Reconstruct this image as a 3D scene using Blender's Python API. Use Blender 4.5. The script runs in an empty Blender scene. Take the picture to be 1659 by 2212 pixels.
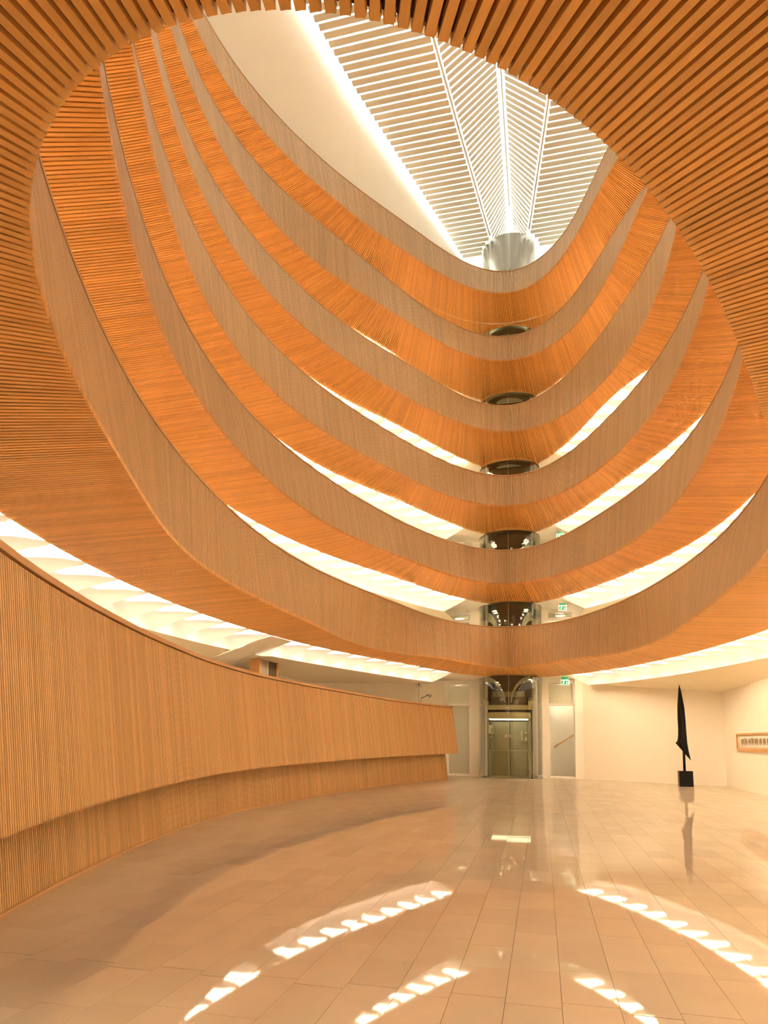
import bpy, math, random
import numpy as np
from mathutils import Matrix, Vector

random.seed(7)
rng = np.random.default_rng(7)
scene = bpy.context.scene
col = scene.collection

# ------------------------------------------------------------------ camera
F_PX, U0, V0 = 1588.145, 740.49, 1374.26
YAW, PITCH, ROLL = 0.26391, 0.1404, 0.01202
EYE = Vector((1.15075, 0.0, 1.4))


def make_camera():
    cd = bpy.data.cameras.new('camera')
    cd.sensor_width = 36.0
    cd.sensor_fit = 'AUTO'
    cd.lens = F_PX / 2212.0 * 36.0
    cd.shift_x = (829.5 - U0) / 2212.0
    cd.shift_y = (V0 - 1106.0) / 2212.0
    cd.clip_start = 0.05
    cd.clip_end = 300
    f0 = Vector((-math.sin(YAW), math.cos(YAW), 0))
    r0 = Vector((math.cos(YAW), math.sin(YAW), 0))
    up0 = Vector((0, 0, 1))
    fw = f0 * math.cos(PITCH) + up0 * math.sin(PITCH)
    u = -f0 * math.sin(PITCH) + up0 * math.cos(PITCH)
    r = r0 * math.cos(ROLL) + u * math.sin(ROLL)
    u = -r0 * math.sin(ROLL) + u * math.cos(ROLL)
    o = bpy.data.objects.new('camera', cd)
    m = Matrix((r, u, -fw)).transposed().to_4x4()
    m.translation = EYE
    o.matrix_world = m
    col.objects.link(o)
    scene.camera = o


make_camera()

# ------------------------------------------------------------------ world, light, exposure
SKY = 2.7
STRIP = 14.5
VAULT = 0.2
COVE = 9.0
scene.view_settings.view_transform = 'Standard'
scene.view_settings.look = 'None'
scene.view_settings.gamma = 1.0
scene.view_settings.use_curve_mapping = False
scene.view_settings.exposure = 0.25
scene.cycles.use_denoising = True
scene.cycles.max_bounces = 6
scene.cycles.diffuse_bounces = 5
scene.cycles.glossy_bounces = 3
scene.cycles.transparent_max_bounces = 8
scene.cycles.use_adaptive_sampling = True
scene.cycles.adaptive_threshold = 0.22
scene.cycles.adaptive_min_samples = 14
scene.cycles.sample_clamp_indirect = 8.0
world = bpy.data.worlds.new('daylight')
scene.world = world
world.use_nodes = True
world.node_tree.nodes['Background'].inputs[0].default_value = (1.0, 0.97, 0.90, 1)
world.node_tree.nodes['Background'].inputs[1].default_value = SKY

pl = bpy.data.lights.new('skylight_portal', 'AREA')
pl.shape = 'RECTANGLE'
pl.size, pl.size_y = 12.6, 36.0
pl.cycles.is_portal = True
po = bpy.data.objects.new('skylight_portal', pl)
po.location = (0.35, 14.0, 24.6)
col.objects.link(po)

# ------------------------------------------------------------------ materials


def srgb(r, g, b):
    return tuple(((c / 255) / 12.92 if c / 255 <= .04045 else ((c / 255 + .055) / 1.055) ** 2.4) for c in (r, g, b)) + (1,)


def new_mat(name):
    m = bpy.data.materials.new(name)
    m.use_nodes = True
    nt = m.node_tree
    return m, nt, nt.nodes['Principled BSDF']


def plain(name, c, rough=.5, metal=0.0, spec=.5, noise=0.0, nscale=4.0):
    m, nt, b = new_mat(name)
    b.inputs['Base Color'].default_value = (*c[:3], 1)
    b.inputs['Roughness'].default_value = rough
    b.inputs['Metallic'].default_value = metal
    b.inputs['Specular IOR Level'].default_value = spec
    if noise:
        tc = nt.nodes.new('ShaderNodeTexCoord')
        n = nt.nodes.new('ShaderNodeTexNoise')
        n.inputs['Scale'].default_value = nscale
        n.inputs['Detail'].default_value = 4
        mp = nt.nodes.new('ShaderNodeMapRange')
        mp.inputs[3].default_value = 1 - noise
        mp.inputs[4].default_value = 1 + noise
        mx = nt.nodes.new('ShaderNodeVectorMath')
        mx.operation = 'SCALE'
        mx.inputs[0].default_value = c[:3]
        nt.links.new(tc.outputs['Object'], n.inputs['Vector'])
        nt.links.new(n.outputs['Fac'], mp.inputs[0])
        nt.links.new(mp.outputs[0], mx.inputs['Scale'])
        nt.links.new(mx.outputs[0], b.inputs['Base Color'])
    return m


def wood(name, c, source, var=.16, rough=.5, gscale=(1.5, 40, 40)):
    """source: 'attr' = per-piece value stored on the mesh, 'object' = per-object random."""
    m, nt, b = new_mat(name)
    N, L = nt.nodes, nt.links
    if source == 'attr':
        at = N.new('ShaderNodeAttribute')
        at.attribute_name = 'rnd'
        rnd = at.outputs['Fac']
    else:
        oi = N.new('ShaderNodeObjectInfo')
        rnd = oi.outputs['Random']
    tc = N.new('ShaderNodeTexCoord')
    mpg = N.new('ShaderNodeMapping')
    mpg.inputs['Scale'].default_value = gscale
    ad = N.new('ShaderNodeVectorMath')
    ad.operation = 'ADD'
    L.new(tc.outputs['Object'], mpg.inputs['Vector'])
    L.new(mpg.outputs[0], ad.inputs[0])
    sc = N.new('ShaderNodeMath')
    sc.operation = 'MULTIPLY'
    sc.inputs[1].default_value = 57.0
    L.new(rnd, sc.inputs[0])
    L.new(sc.outputs[0], ad.inputs[1])
    n = N.new('ShaderNodeTexNoise')
    n.inputs['Scale'].default_value = 1.0
    n.inputs['Detail'].default_value = 3
    L.new(ad.outputs[0], n.inputs['Vector'])
    a1 = N.new('ShaderNodeMapRange')
    a1.inputs[3].default_value = 1 - var
    a1.inputs[4].default_value = 1 + var
    L.new(rnd, a1.inputs[0])
    a2 = N.new('ShaderNodeMapRange')
    a2.inputs[3].default_value = .86
    a2.inputs[4].default_value = 1.14
    L.new(n.outputs['Fac'], a2.inputs[0])
    mu = N.new('ShaderNodeMath')
    mu.operation = 'MULTIPLY'
    L.new(a1.outputs[0], mu.inputs[0])
    L.new(a2.outputs[0], mu.inputs[1])
    mx = N.new('ShaderNodeVectorMath')
    mx.operation = 'SCALE'
    mx.inputs[0].default_value = c[:3]
    L.new(mu.outputs[0], mx.inputs['Scale'])
    L.new(mx.outputs[0], b.inputs['Base Color'])
    b.inputs['Roughness'].default_value = rough
    b.inputs['Specular IOR Level'].default_value = .35
    return m


def emit(name, c, s, base=(.9, .9, .9)):
    m, nt, b = new_mat(name)
    b.inputs['Base Color'].default_value = (*base[:3], 1)
    b.inputs['Emission Color'].default_value = (*c[:3], 1)
    b.inputs['Emission Strength'].default_value = s
    return m


def glass(name, tint, gloss=.12, rough=.02, frost=None):
    m, nt, b = new_mat(name)
    N, L = nt.nodes, nt.links
    N.remove(b)
    tr = N.new('ShaderNodeBsdfTransparent')
    tr.inputs[0].default_value = (*tint, 1)
    gl = N.new('ShaderNodeBsdfGlossy')
    gl.inputs['Roughness'].default_value = rough
    fr = N.new('ShaderNodeLayerWeight')
    fr.inputs[0].default_value = .25
    mp = N.new('ShaderNodeMapRange')
    mp.inputs[3].default_value = gloss * .4
    mp.inputs[4].default_value = min(1, gloss * 5)
    L.new(fr.outputs['Fresnel'], mp.inputs[0])
    mx = N.new('ShaderNodeMixShader')
    L.new(mp.outputs[0], mx.inputs[0])
    base = tr.outputs[0]
    if frost:
        df = N.new('ShaderNodeBsdfDiffuse')
        df.inputs[0].default_value = (*frost[:3], 1)
        m2 = N.new('ShaderNodeMixShader')
        m2.inputs[0].default_value = frost[3]
        L.new(tr.outputs[0], m2.inputs[1])
        L.new(df.outputs[0], m2.inputs[2])
        base = m2.outputs[0]
    L.new(base, mx.inputs[1])
    L.new(gl.outputs[0], mx.inputs[2])
    L.new(mx.outputs[0], N['Material Output'].inputs['Surface'])
    return m


def stone(name, c, source):
    m, nt, b = new_mat(name)
    N, L = nt.nodes, nt.links
    if source == 'attr':
        at = N.new('ShaderNodeAttribute')
        at.attribute_name = 'rnd'
        rnd = at.outputs['Fac']
    else:
        rnd = N.new('ShaderNodeObjectInfo').outputs['Random']
    geo = N.new('ShaderNodeNewGeometry')
    n = N.new('ShaderNodeTexNoise')
    n.inputs['Scale'].default_value = 3.0
    n.inputs['Detail'].default_value = 6
    L.new(geo.outputs['Position'], n.inputs['Vector'])
    sp = N.new('ShaderNodeTexVoronoi')
    sp.inputs['Scale'].default_value = 3.2
    L.new(geo.outputs['Position'], sp.inputs['Vector'])
    spm = N.new('ShaderNodeMapRange')
    spm.inputs[1].default_value = .012
    spm.inputs[2].default_value = .03
    spm.inputs[3].default_value = .55
    spm.inputs[4].default_value = 1.0
    L.new(sp.outputs['Distance'], spm.inputs[0])
    a1 = N.new('ShaderNodeMapRange')
    a1.inputs[3].default_value = .94
    a1.inputs[4].default_value = 1.04
    L.new(rnd, a1.inputs[0])
    a2 = N.new('ShaderNodeMapRange')
    a2.inputs[3].default_value = .93
    a2.inputs[4].default_value = 1.07
    L.new(n.outputs['Fac'], a2.inputs[0])
    mu = N.new('ShaderNodeMath')
    mu.operation = 'MULTIPLY'
    L.new(a1.outputs[0], mu.inputs[0])
    L.new(a2.outputs[0], mu.inputs[1])
    mu2 = N.new('ShaderNodeMath')
    mu2.operation = 'MULTIPLY'
    L.new(mu.outputs[0], mu2.inputs[0])
    L.new(spm.outputs[0], mu2.inputs[1])
    mx = N.new('ShaderNodeVectorMath')
    mx.operation = 'SCALE'
    mx.inputs[0].default_value = c[:3]
    L.new(mu2.outputs[0], mx.inputs['Scale'])
    # polished stone: diffuse body under a clear reflection that grows towards grazing angles
    N.remove(b)
    df = N.new('ShaderNodeBsdfDiffuse')
    L.new(mx.outputs[0], df.inputs['Color'])
    gl = N.new('ShaderNodeBsdfGlossy')
    gl.inputs['Roughness'].default_value = .028
    fr = N.new('ShaderNodeFresnel')
    fr.inputs['IOR'].default_value = 1.5
    cap = N.new('ShaderNodeMath')
    cap.operation = 'MINIMUM'
    cap.inputs[1].default_value = .6
    L.new(fr.outputs[0], cap.inputs[0])
    ms = N.new('ShaderNodeMixShader')
    L.new(cap.outputs[0], ms.inputs[0])
    L.new(df.outputs[0], ms.inputs[1])
    L.new(gl.outputs[0], ms.inputs[2])
    L.new(ms.outputs[0], N['Material Output'].inputs['Surface'])
    return m


WOOD_S = (.72, .30, .06)      # soffit slats: same wood as parapets, orange bounced light put into colour
WOOD_P = (.60, .385, .185)       # parapet slats: same wood, paler daylight put into the colour
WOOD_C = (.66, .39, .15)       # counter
WOOD_1 = (.80, .425, .13)     # lowest soffit: same wood again, light from the floor put into colour
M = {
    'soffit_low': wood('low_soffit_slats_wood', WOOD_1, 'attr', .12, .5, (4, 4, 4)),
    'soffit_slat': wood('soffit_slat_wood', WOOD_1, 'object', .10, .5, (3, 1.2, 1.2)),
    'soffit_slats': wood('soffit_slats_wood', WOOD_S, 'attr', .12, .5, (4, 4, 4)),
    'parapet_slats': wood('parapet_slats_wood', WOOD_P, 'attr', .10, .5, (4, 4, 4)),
    'counter_slats': wood('counter_slats_wood', WOOD_C, 'attr', .14, .5, (4, 4, 4)),
    'wood_plain': wood('beech_plain', (.60, .33, .13), 'object', .05, .45, (2, 2, 14)),
    'wood_back': plain('shaded_backing', (.10, .035, .012), .8),  # shade of the deep slat gaps put into the board colour
    'plaster': plain('cream_plaster', (.93, .87, .75), .75, noise=.02, nscale=2),
    'ceil': plain('ceiling_plaster', (.88, .80, .62), .8, noise=.02, nscale=1.2),
    'white': plain('white_paint', (.93, .89, .80), .5),
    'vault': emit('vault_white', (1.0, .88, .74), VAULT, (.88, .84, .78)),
    'blade': plain('louvre_white', (.84, .79, .68), .55),
    'steel': plain('brushed_steel', (.62, .58, .52), .28, 1.0, noise=.06, nscale=30),
    'drum': plain('drum_steel', (.40, .37, .31), .30, 1.0, noise=.06, nscale=30),
    'olive': plain('satin_steel_door', (.36, .32, .23), .35, .5),
    'dark': plain('dark_metal', (.035, .026, .022), .4, .2),
    'brown': plain('brown_panel', (.09, .055, .035), .45),
    'beam': plain('cream_metal', (.62, .54, .36), .45),
    'black': plain('black_lacquer', (.003, .0025, .0025), .08, spec=.22),
    'blackmatt': plain('black_granite', (.006, .005, .005), .3, spec=.25),
    'grout': plain('floor_mortar', (.20, .13, .08), .9),
    'tile': stone('limestone_tile', (.75, .60, .43), 'object'),
    'tiles': stone('limestone_tiles', (.75, .60, .43), 'attr'),
    'glass': glass('lift_glass', (.88, .90, .80), .10),
    'skyglass': glass('roof_glass', (.93, .96, .96), .05),
    'frost': glass('frosted_pane', (.78, .80, .72), .06, .25, (.78, .76, .63, .7)),
    'clear': glass('clear_pane', (.97, .97, .94), .05, .05),
    'strip': emit('lamp_strip', (1.0, .83, .57), STRIP),
    'cove': emit('roof_cove_lamp', (1.0, .97, .90), COVE),
    'lobbylamp': emit('lobby_lamp', (1.0, .86, .66), 50.0),
    'carlight': emit('car_lamp', (1.0, .90, .70), 3.0),
    'green': emit('exit_green', srgb(20, 150, 95), .6, srgb(15, 120, 75)),
    'signwhite': emit('exit_white', (.8, 1.0, .85), .5),
    'paper': plain('paper_white', (.85, .80, .72), .6),
    'mat': plain('mat_board', (.66, .55, .33), .7),
    'ink': plain('grey_brown_ink', (.33, .24, .12), .8),
    'inkblack': plain('black_print', (.01, .008, .008), .6),
    'red': plain('red_print', (.55, .03, .02), .6),
    'orange': plain('orange_print', (.85, .42, .10), .6),
    'chain': plain('chain_and_reflection_grey', (.62, .56, .48), .5),  # car's chain, and plates that model reflections in the shaft glass
    'stonegrey': plain('grey_stone', (.42, .34, .22), .6, noise=.06, nscale=12),
    'greypanel': plain('grey_panel', (.40, .34, .25), .4),
}

for _n in ('vault', 'green', 'signwhite'):
    M[_n].cycles.emission_sampling = 'NONE'

# ------------------------------------------------------------------ helpers


def link(o, parent=None):
    col.objects.link(o)
    if parent is not None:
        o.parent = parent
    return o


def tag(o, label, cat, group=None, kind=None):
    o['label'] = label
    o['category'] = cat
    if group:
        o['group'] = group
    if kind:
        o['kind'] = kind
    return o


def empty(name, loc=(0, 0, 0)):
    o = bpy.data.objects.new(name, None)
    o.location = loc
    o.empty_display_size = .2
    return link(o)


def mesh(name, v, f, mat, parent=None, smooth=False, rnd=None):
    me = bpy.data.meshes.new(name)
    me.from_pydata([tuple(map(float, p)) for p in v], [], [tuple(map(int, q)) for q in f])
    if smooth:
        me.polygons.foreach_set('use_smooth', [True] * len(me.polygons))
    if rnd is not None:
        a = me.attributes.new('rnd', 'FLOAT', 'POINT')
        a.data.foreach_set('value', np.asarray(rnd, np.float32))
    me.materials.append(M[mat] if isinstance(mat, str) else mat)
    o = bpy.data.objects.new(name, me)
    link(o)
    if parent is not None:
        o.parent = parent
        o.matrix_parent_inverse = Matrix.Translation(parent.location).inverted()
    return o


BOXF = [(0, 3, 2, 1), (4, 5, 6, 7), (0, 1, 5, 4), (1, 2, 6, 5), (2, 3, 7, 6), (3, 0, 4, 7)]


def box_vf(x0, x1, y0, y1, z0, z1):
    return [(x0, y0, z0), (x1, y0, z0), (x1, y1, z0), (x0, y1, z0), (x0, y0, z1), (x1, y0, z1), (x1, y1, z1), (x0, y1, z1)], BOXF


def box(name, x0, x1, y0, y1, z0, z1, mat, parent=None):
    v, f = box_vf(x0, x1, y0, y1, z0, z1)
    return mesh(name, v, f, mat, parent)


def boxes(name, corners, mat, parent=None):
    """corners: (N,8,3) -> one joined mesh with a random value for each piece."""
    n = len(corners)
    v = np.asarray(corners).reshape(-1, 3)
    f = (np.array(BOXF)[None] + (np.arange(n) * 8)[:, None, None]).reshape(-1, 4)
    me = bpy.data.meshes.new(name)
    me.vertices.add(len(v))
    me.vertices.foreach_set('co', v.astype(np.float32).ravel())
    me.loops.add(f.size)
    me.loops.foreach_set('vertex_index', f.ravel().astype(np.int32))
    me.polygons.add(len(f))
    me.polygons.foreach_set('loop_start', (np.arange(len(f)) * 4).astype(np.int32))
    me.update(calc_edges=True)
    me.shade_flat()
    a = me.attributes.new('rnd', 'FLOAT', 'POINT')
    a.data.foreach_set('value', np.repeat(rng.random(n), 8).astype(np.float32))
    me.materials.append(M[mat])
    o = bpy.data.objects.new(name, me)
    return link(o, parent)


def tube(name, pts, r, mat, parent=None, n=8):
    pts = [Vector(p) for p in pts]
    v, f = [], []
    for i, p in enumerate(pts):
        t = (pts[min(i + 1, len(pts) - 1)] - pts[max(i - 1, 0)]).normalized()
        a = t.cross(Vector((0, 0, 1)))
        if a.length < 1e-3:
            a = t.cross(Vector((1, 0, 0)))
        a.normalize()
        b = t.cross(a)
        for j in range(n):
            an = 2 * math.pi * j / n
            v.append(p + (a * math.cos(an) + b * math.sin(an)) * r)
    for i in range(len(pts) - 1):
        for j in range(n):
            f.append((i * n + j, i * n + (j + 1) % n, (i + 1) * n + (j + 1) % n, (i + 1) * n + j))
    f.append(tuple(range(n))[::-1])
    f.append(tuple((len(pts) - 1) * n + j for j in range(n)))
    return mesh(name, v, f, mat, parent, True)


def arc_wall(name, cx, cy, r0, r1, z0, z1, a0, a1, mat, parent=None, n=32, sm=True):
    """curved slab between two radii, angles in degrees."""
    v, f = [], []
    for i in range(n + 1):
        a = math.radians(a0 + (a1 - a0) * i / n)
        for r in (r0, r1):
            for z in (z0, z1):
                v.append((cx + r * math.cos(a), cy + r * math.sin(a), z))
    for i in range(n):
        b, c = i * 4, i * 4 + 4
        f += [(b, c, c + 1, b + 1), (b + 2, b + 3, c + 3, c + 2), (b + 1, c + 1, c + 3, b + 3), (b, b + 2, c + 2, c)]
    if abs(a1 - a0) < 359:
        f += [(0, 1, 3, 2), (n * 4, n * 4 + 2, n * 4 + 3, n * 4 + 1)]
    return mesh(name, v, f, mat, parent, False)


def sheet(name, A, B, mat, parent=None, closed=True, smooth=True):
    """loft between two equally long point rows."""
    n = len(A)
    v = np.concatenate([A, B])
    m = n if closed else n - 1
    f = [(i, (i + 1) % n, n + (i + 1) % n, n + i) for i in range(m)]
    return mesh(name, v, f, mat, parent, smooth)


def loft(name, rows, mat, parent=None, closed_u=True, closed_v=False, smooth=False, caps=False):
    n = len(rows[0])
    k = len(rows)
    v = np.concatenate(rows)
    f = []
    for a in range(k if closed_v else k - 1):
        b = (a + 1) % k
        for i in range(n if closed_u else n - 1):
            j = (i + 1) % n
            f.append((a * n + i, a * n + j, b * n + j, b * n + i))
    if caps and closed_v and not closed_u:
        f.append(tuple(a * n for a in range(k)))
        f.append(tuple(a * n + n - 1 for a in range(k))[::-1])
    return mesh(name, v, f, mat, parent, smooth)

RC = {
    (1,'B'): (4.167,11.597,4.012,[1.0101, 0.0489, 0.0259, -0.008, 0.0264, -0.0042, 0.0152, 0.0134, -0.0016, -0.0006, 0.0029, -0.0239, -0.0019, 0.0029, -0.0192]),
    (1,'T'): (4.381,11.821,5.459,[1.0051, 0.0582, -0.0058, -0.0298, 0.0218, -0.0028, 0.0001, 0.0284, 0.0071, -0.0013, -0.0074, 0.0007, -0.006, -0.0008, 0.0027]),
    (1,'S'): (5.967,14.997,3.930,[0.9739, 0.0651, 0.0135, -0.0209, 0.0412, -0.0085, -0.0063, 0.0315, 0.0011, 0.0005, -0.0016, -0.0024, -0.0003, 0.0011, -0.0001]),
    (2,'B'): (4.334,11.437,6.900,[0.9962, 0.0065, 0.0261, -0.007, 0.0409, -0.0095, 0.0103, 0.0313, -0.0005, -0.0071, -0.0041, -0.0104, -0.0028, -0.0004, 0.0008]),
    (2,'T'): (4.699,11.759,8.347,[0.9812, -0.0066, 0.0438, -0.0179, 0.0314, 0.0017, -0.0017, 0.0375, 0.0053, 0.0025, -0.0012, -0.0026, 0.0001, -0.0034, -0.0015]),
    (2,'S'): (6.134,14.837,6.818,[0.951, 0.0032, 0.0153, -0.0264, 0.0392, -0.0133, -0.0033, 0.0367, 0.0024, -0.0039, 0.001, -0.0136, 0.0001, -0.0018, 0.0023]),
    (3,'B'): (4.811,11.409,9.788,[0.971, -0.0423, 0.0499, -0.0215, 0.0348, -0.0279, 0.0052, 0.0293, -0.0029, -0.0053, 0.0004, -0.001, -0.0018, -0.003, 0.0011]),
    (3,'T'): (5.144,11.728,11.235,[0.9743, -0.0327, 0.0318, -0.0434, 0.0231, -0.0193, -0.0043, 0.0401, -0.0058, 0.0004, -0.0018, -0.0066, -0.0025, -0.0059, 0.0003]),
    (3,'S'): (6.611,14.809,9.706,[0.9278, -0.0103, 0.0113, -0.0473, 0.0074, -0.0086, -0.0121, 0.0422, -0.0067, 0.0037, 0.0119, -0.0088, 0.0011, 0.0003, -0.0056]),
    (4,'B'): (5.327,11.421,12.676,[0.9311, -0.0956, 0.0713, -0.0591, 0.0688, -0.0286, 0.0133, 0.0297, -0.0078, -0.0017, 0.0026, 0.0026, -0.0018, -0.0037, -0.0034]),
    (4,'T'): (5.579,11.701,14.123,[0.9466, -0.073, 0.0518, -0.0593, 0.0342, -0.0185, 0.0074, 0.0659, -0.0095, 0.0044, -0.001, -0.0007, 0.001, -0.0022, -0.011]),
    (4,'S'): (7.127,14.821,12.594,[0.9617, 0.0168, -0.0293, -0.0377, -0.0069, 0.0041, -0.0146, 0.0614, -0.0011, 0.0051, 0.0188, -0.007, 0.007, -0.0068, -0.0115]),
    (5,'B'): (5.783,11.425,15.564,[0.929, -0.0924, 0.0615, -0.0545, 0.0309, -0.0238, 0.0027, 0.0606, -0.018, 0.0098, -0.006, -0.0008, -0.001, 0.0031, 0.0009]),
    (5,'T'): (6.102,11.749,17.011,[0.9526, -0.0204, 0.0577, -0.0407, 0.0015, -0.014, 0.0022, 0.0825, -0.0082, 0.0018, -0.0005, -0.0001, 0.0036, -0.0065, -0.0009]),
    (5,'S'): (7.583,14.825,15.482,[0.9344, -0.041, 0.0052, -0.0342, 0.0043, -0.0082, -0.0067, 0.0796, -0.007, 0.0048, 0.0048, -0.004, 0.0027, -0.0011, -0.002]),
    (6,'B'): (6.304,11.463,18.452,[0.9399, -0.0475, 0.0501, -0.0312, -0.0032, -0.009, -0.0058, 0.0763, -0.008, 0.0053, 0.0017, -0.0107, 0.0073, -0.0107, 0.002]),
    (6,'T'): (6.674,11.823,19.899,[0.9467, -0.0388, 0.0448, -0.0458, -0.0022, -0.0096, -0.0046, 0.0817, -0.0089, 0.006, 0.0031, -0.0153, 0.0078, -0.0119, -0.0]),
}

# ------------------------------------------------------------------ plan curves of the oval galleries
YC = 13.98533
FLH = 2.88796
NO = 7
TH = np.linspace(-np.pi / 2, 1.5 * np.pi, 4001)


def basis(th):
    return np.stack([np.ones_like(th)] + [g(k * th) for k in range(1, NO + 1) for g in (np.cos, np.sin)], -1)


def raw_curve(k, e):
    if (k, e) == (6, 'S'):
        a, b, z, m = RC[(6, 'B')]
        a, b, z = a + 1.8, b + 3.2, z - .08
    else:
        a, b, z, m = RC[(k, e)]
    mm = basis(TH) @ np.array(m)
    return np.stack([a * np.cos(TH) * mm, YC + b * np.sin(TH) * mm], -1), z


def theta_uniform(P, n):
    d = np.r_[0, np.cumsum(np.linalg.norm(np.diff(P, axis=0), axis=1))]
    s = np.linspace(0, d[-1], n, endpoint=False)
    return np.interp(s, d, TH), d[-1]


def at_theta(P, th):
    return np.stack([np.interp(th, TH, P[:, 0]), np.interp(th, TH, P[:, 1])], -1)


def tangents(P):
    t = np.roll(P, -1, 0) - np.roll(P, 1, 0)
    return t / np.linalg.norm(t, axis=1)[:, None]


def normals(P):          # outward (curves run counter-clockwise)
    t = tangents(P)
    return np.stack([t[:, 1], -t[:, 0]], -1)


def xyz(P, z):
    return np.c_[P, np.full(len(P), z) if np.isscalar(z) else z]


def SX(z):               # lift axis
    return -.10 + .0165 * z


LY = 30.25               # lift centre
HOLE_R = 1.27


def clip_hole(A, B, z):
    """shorten A->B where it runs into the lift hole."""
    c = np.array([SX(z), LY])
    out = B.copy()
    hit = np.zeros(len(A), bool)
    d = B - A
    f = A - c
    a = (d * d).sum(1)
    b = 2 * (f * d).sum(1)
    q = (f * f).sum(1) - HOLE_R ** 2
    D = b * b - 4 * a * q
    ok = D > 0
    t = np.where(ok, (-b - np.sqrt(np.maximum(D, 0))) / (2 * a), 9)
    m = ok & (t > 0) & (t < 1)
    out[m] = A[m] + d[m] * t[m][:, None]
    hit[m] = True
    return out, hit


# ------------------------------------------------------------------ floor with stone tiles
fl = box('floor', -7.4, 7.4, -6.2, 33.2, -.25, -.012, 'grout')
tag(fl, 'polished cream limestone tile floor of the hall', 'floor', kind='structure')


def make_tiles():
    w = .2985
    x0 = .025
    tiles = []
    r = random.Random(3)
    for c in range(-25, 25):
        xa = x0 + c * w
        if xa < -7.3 or xa + w > 7.3:
            continue
        j = 4.385 + .03 * (xa - .5) * .9 - (.085 if c % 2 else 0)
        for sgn in (1, -1):
            y = j
            while (y < 31) if sgn > 0 else (y > 1.2):
                ln = r.uniform(.5, .95)
                y2 = y + sgn * ln
                tiles.append((xa, min(y, y2), max(y, y2), (y == j), sgn, w))
                y = y2
    return tiles


def make_floor():
    tl = make_tiles()
    vis = []
    for i, (xa, ya, yb, edge, sgn, w) in enumerate(tl):
        p = Vector((xa + w / 2, (ya + yb) / 2, 0)) - EYE
        cx = p.x * math.cos(YAW) + p.y * math.sin(YAW)
        cy = -p.x * math.sin(YAW) + p.y * math.cos(YAW)
        u = U0 + F_PX * cx / max(cy, .1)
        inside_counter = (p.x + EYE.x) < -4.3
        ok = cy > 2.6 and -60 < u < 1720 and not inside_counter
        vis.append((0 if ok else 1, cy, i))
    vis.sort()
    near = set(i for _, _, i in vis[:300])
    unit = bpy.data.meshes.new('tile')
    v, f = box_vf(-.5, .5, -.5, .5, -1, 0)
    unit.from_pydata(v, [], f)
    unit.materials.append(M['tile'])
    rest = []
    for i, (xa, ya, yb, edge, sgn, w) in enumerate(tl):
        g = .0012
        ge = .0035 if edge else .0015
        a, b = ya + (ge if sgn > 0 else .0012), yb - (ge if sgn < 0 else .0012)
        rx, ry = rng.normal(0, .0007), rng.normal(0, .0007)
        if i in near:
            o = bpy.data.objects.new('tile', unit)
            o.location = (xa + w / 2, (a + b) / 2, 0)
            o.scale = (w - 2 * g, b - a, .02)
            o.rotation_euler = (rx, ry, 0)
            link(o, fl)
        else:
            v, _ = box_vf(xa + g, xa + w - g, a, b, -.02, 0)
            v = np.array(v)
            v[:, 2] += (v[:, 1] - (a + b) / 2) * rx - (v[:, 0] - xa - w / 2) * ry
            rest.append(v)
    o = boxes('tile_field', np.array(rest), 'tiles', fl)
    o['kind'] = 'stuff'


make_floor()

# ------------------------------------------------------------------ walls
BACKY = 30.9


def wall_poly(name, pts, z0, z1, mat, label, th=.15, side=1):
    """upright wall along a plan polyline; z1 may be a list of heights."""
    P = np.array(pts, float)
    z1 = [z1] * len(P) if np.isscalar(z1) else z1
    nn = []
    for i in range(len(P)):
        t = P[min(i + 1, len(P) - 1)] - P[max(i - 1, 0)]
        t /= np.linalg.norm(t)
        nn.append((-t[1] * side, t[0] * side))
    Q = P + np.array(nn) * th
    rows = [xyz(P, z0), np.c_[P, z1], np.c_[Q, z1], xyz(Q, z0)]
    o = loft(name, rows, mat, closed_u=False, closed_v=True, caps=True)
    tag(o, label, 'wall', kind='structure')
    return o


wall_poly('wall_right', [(7.15, -6.1), (7.15, 27.85)], 0, 3.93, 'plaster', 'plain cream wall along the right, below the galleries', side=-1)
wall_poly('wall_left', [(-7.1, -6.1), (-7.1, 26.2)], 0, 3.93, 'plaster', 'plain cream wall behind the slatted counter', side=1)
wall_poly('wall_back_right', [(2.66, BACKY - .25), (7.15, 27.85)], 0, 3.93, 'plaster', 'cream wall behind the black blade sculpture', side=1)
wall_poly('wall_back_left', [(-2.78, BACKY), (-7.1, 26.2)], 0, 3.93, 'plaster', 'cream wall behind the information sign and lamp', side=-1)
wall_poly('wall_near', [(-7.1, -6.0), (7.15, -6.0)], 0, 3.93, 'plaster', 'cream wall behind the viewer', side=-1)
ZTOP = 18.2
wall_poly('wall_upper_right', [(11, -8), (11, 33.2)], 3.93, ZTOP, 'plaster', 'outer cream wall of the right reading galleries', side=-1)
wall_poly('wall_upper_left', [(-11, -8), (-11, 33.2)], 3.93, ZTOP, 'plaster', 'outer cream wall of the left reading galleries', side=1)
wall_poly('wall_upper_near', [(-11, -8), (11, -8)], 3.93, ZTOP, 'plaster', 'outer cream wall of the near reading galleries', side=-1)
wall_poly('wall_upper_far', [(-11, 33.2), (11, 33.2)], 0, ZTOP, 'plaster', 'outermost cream wall behind the lift lobby', side=1)


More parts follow.
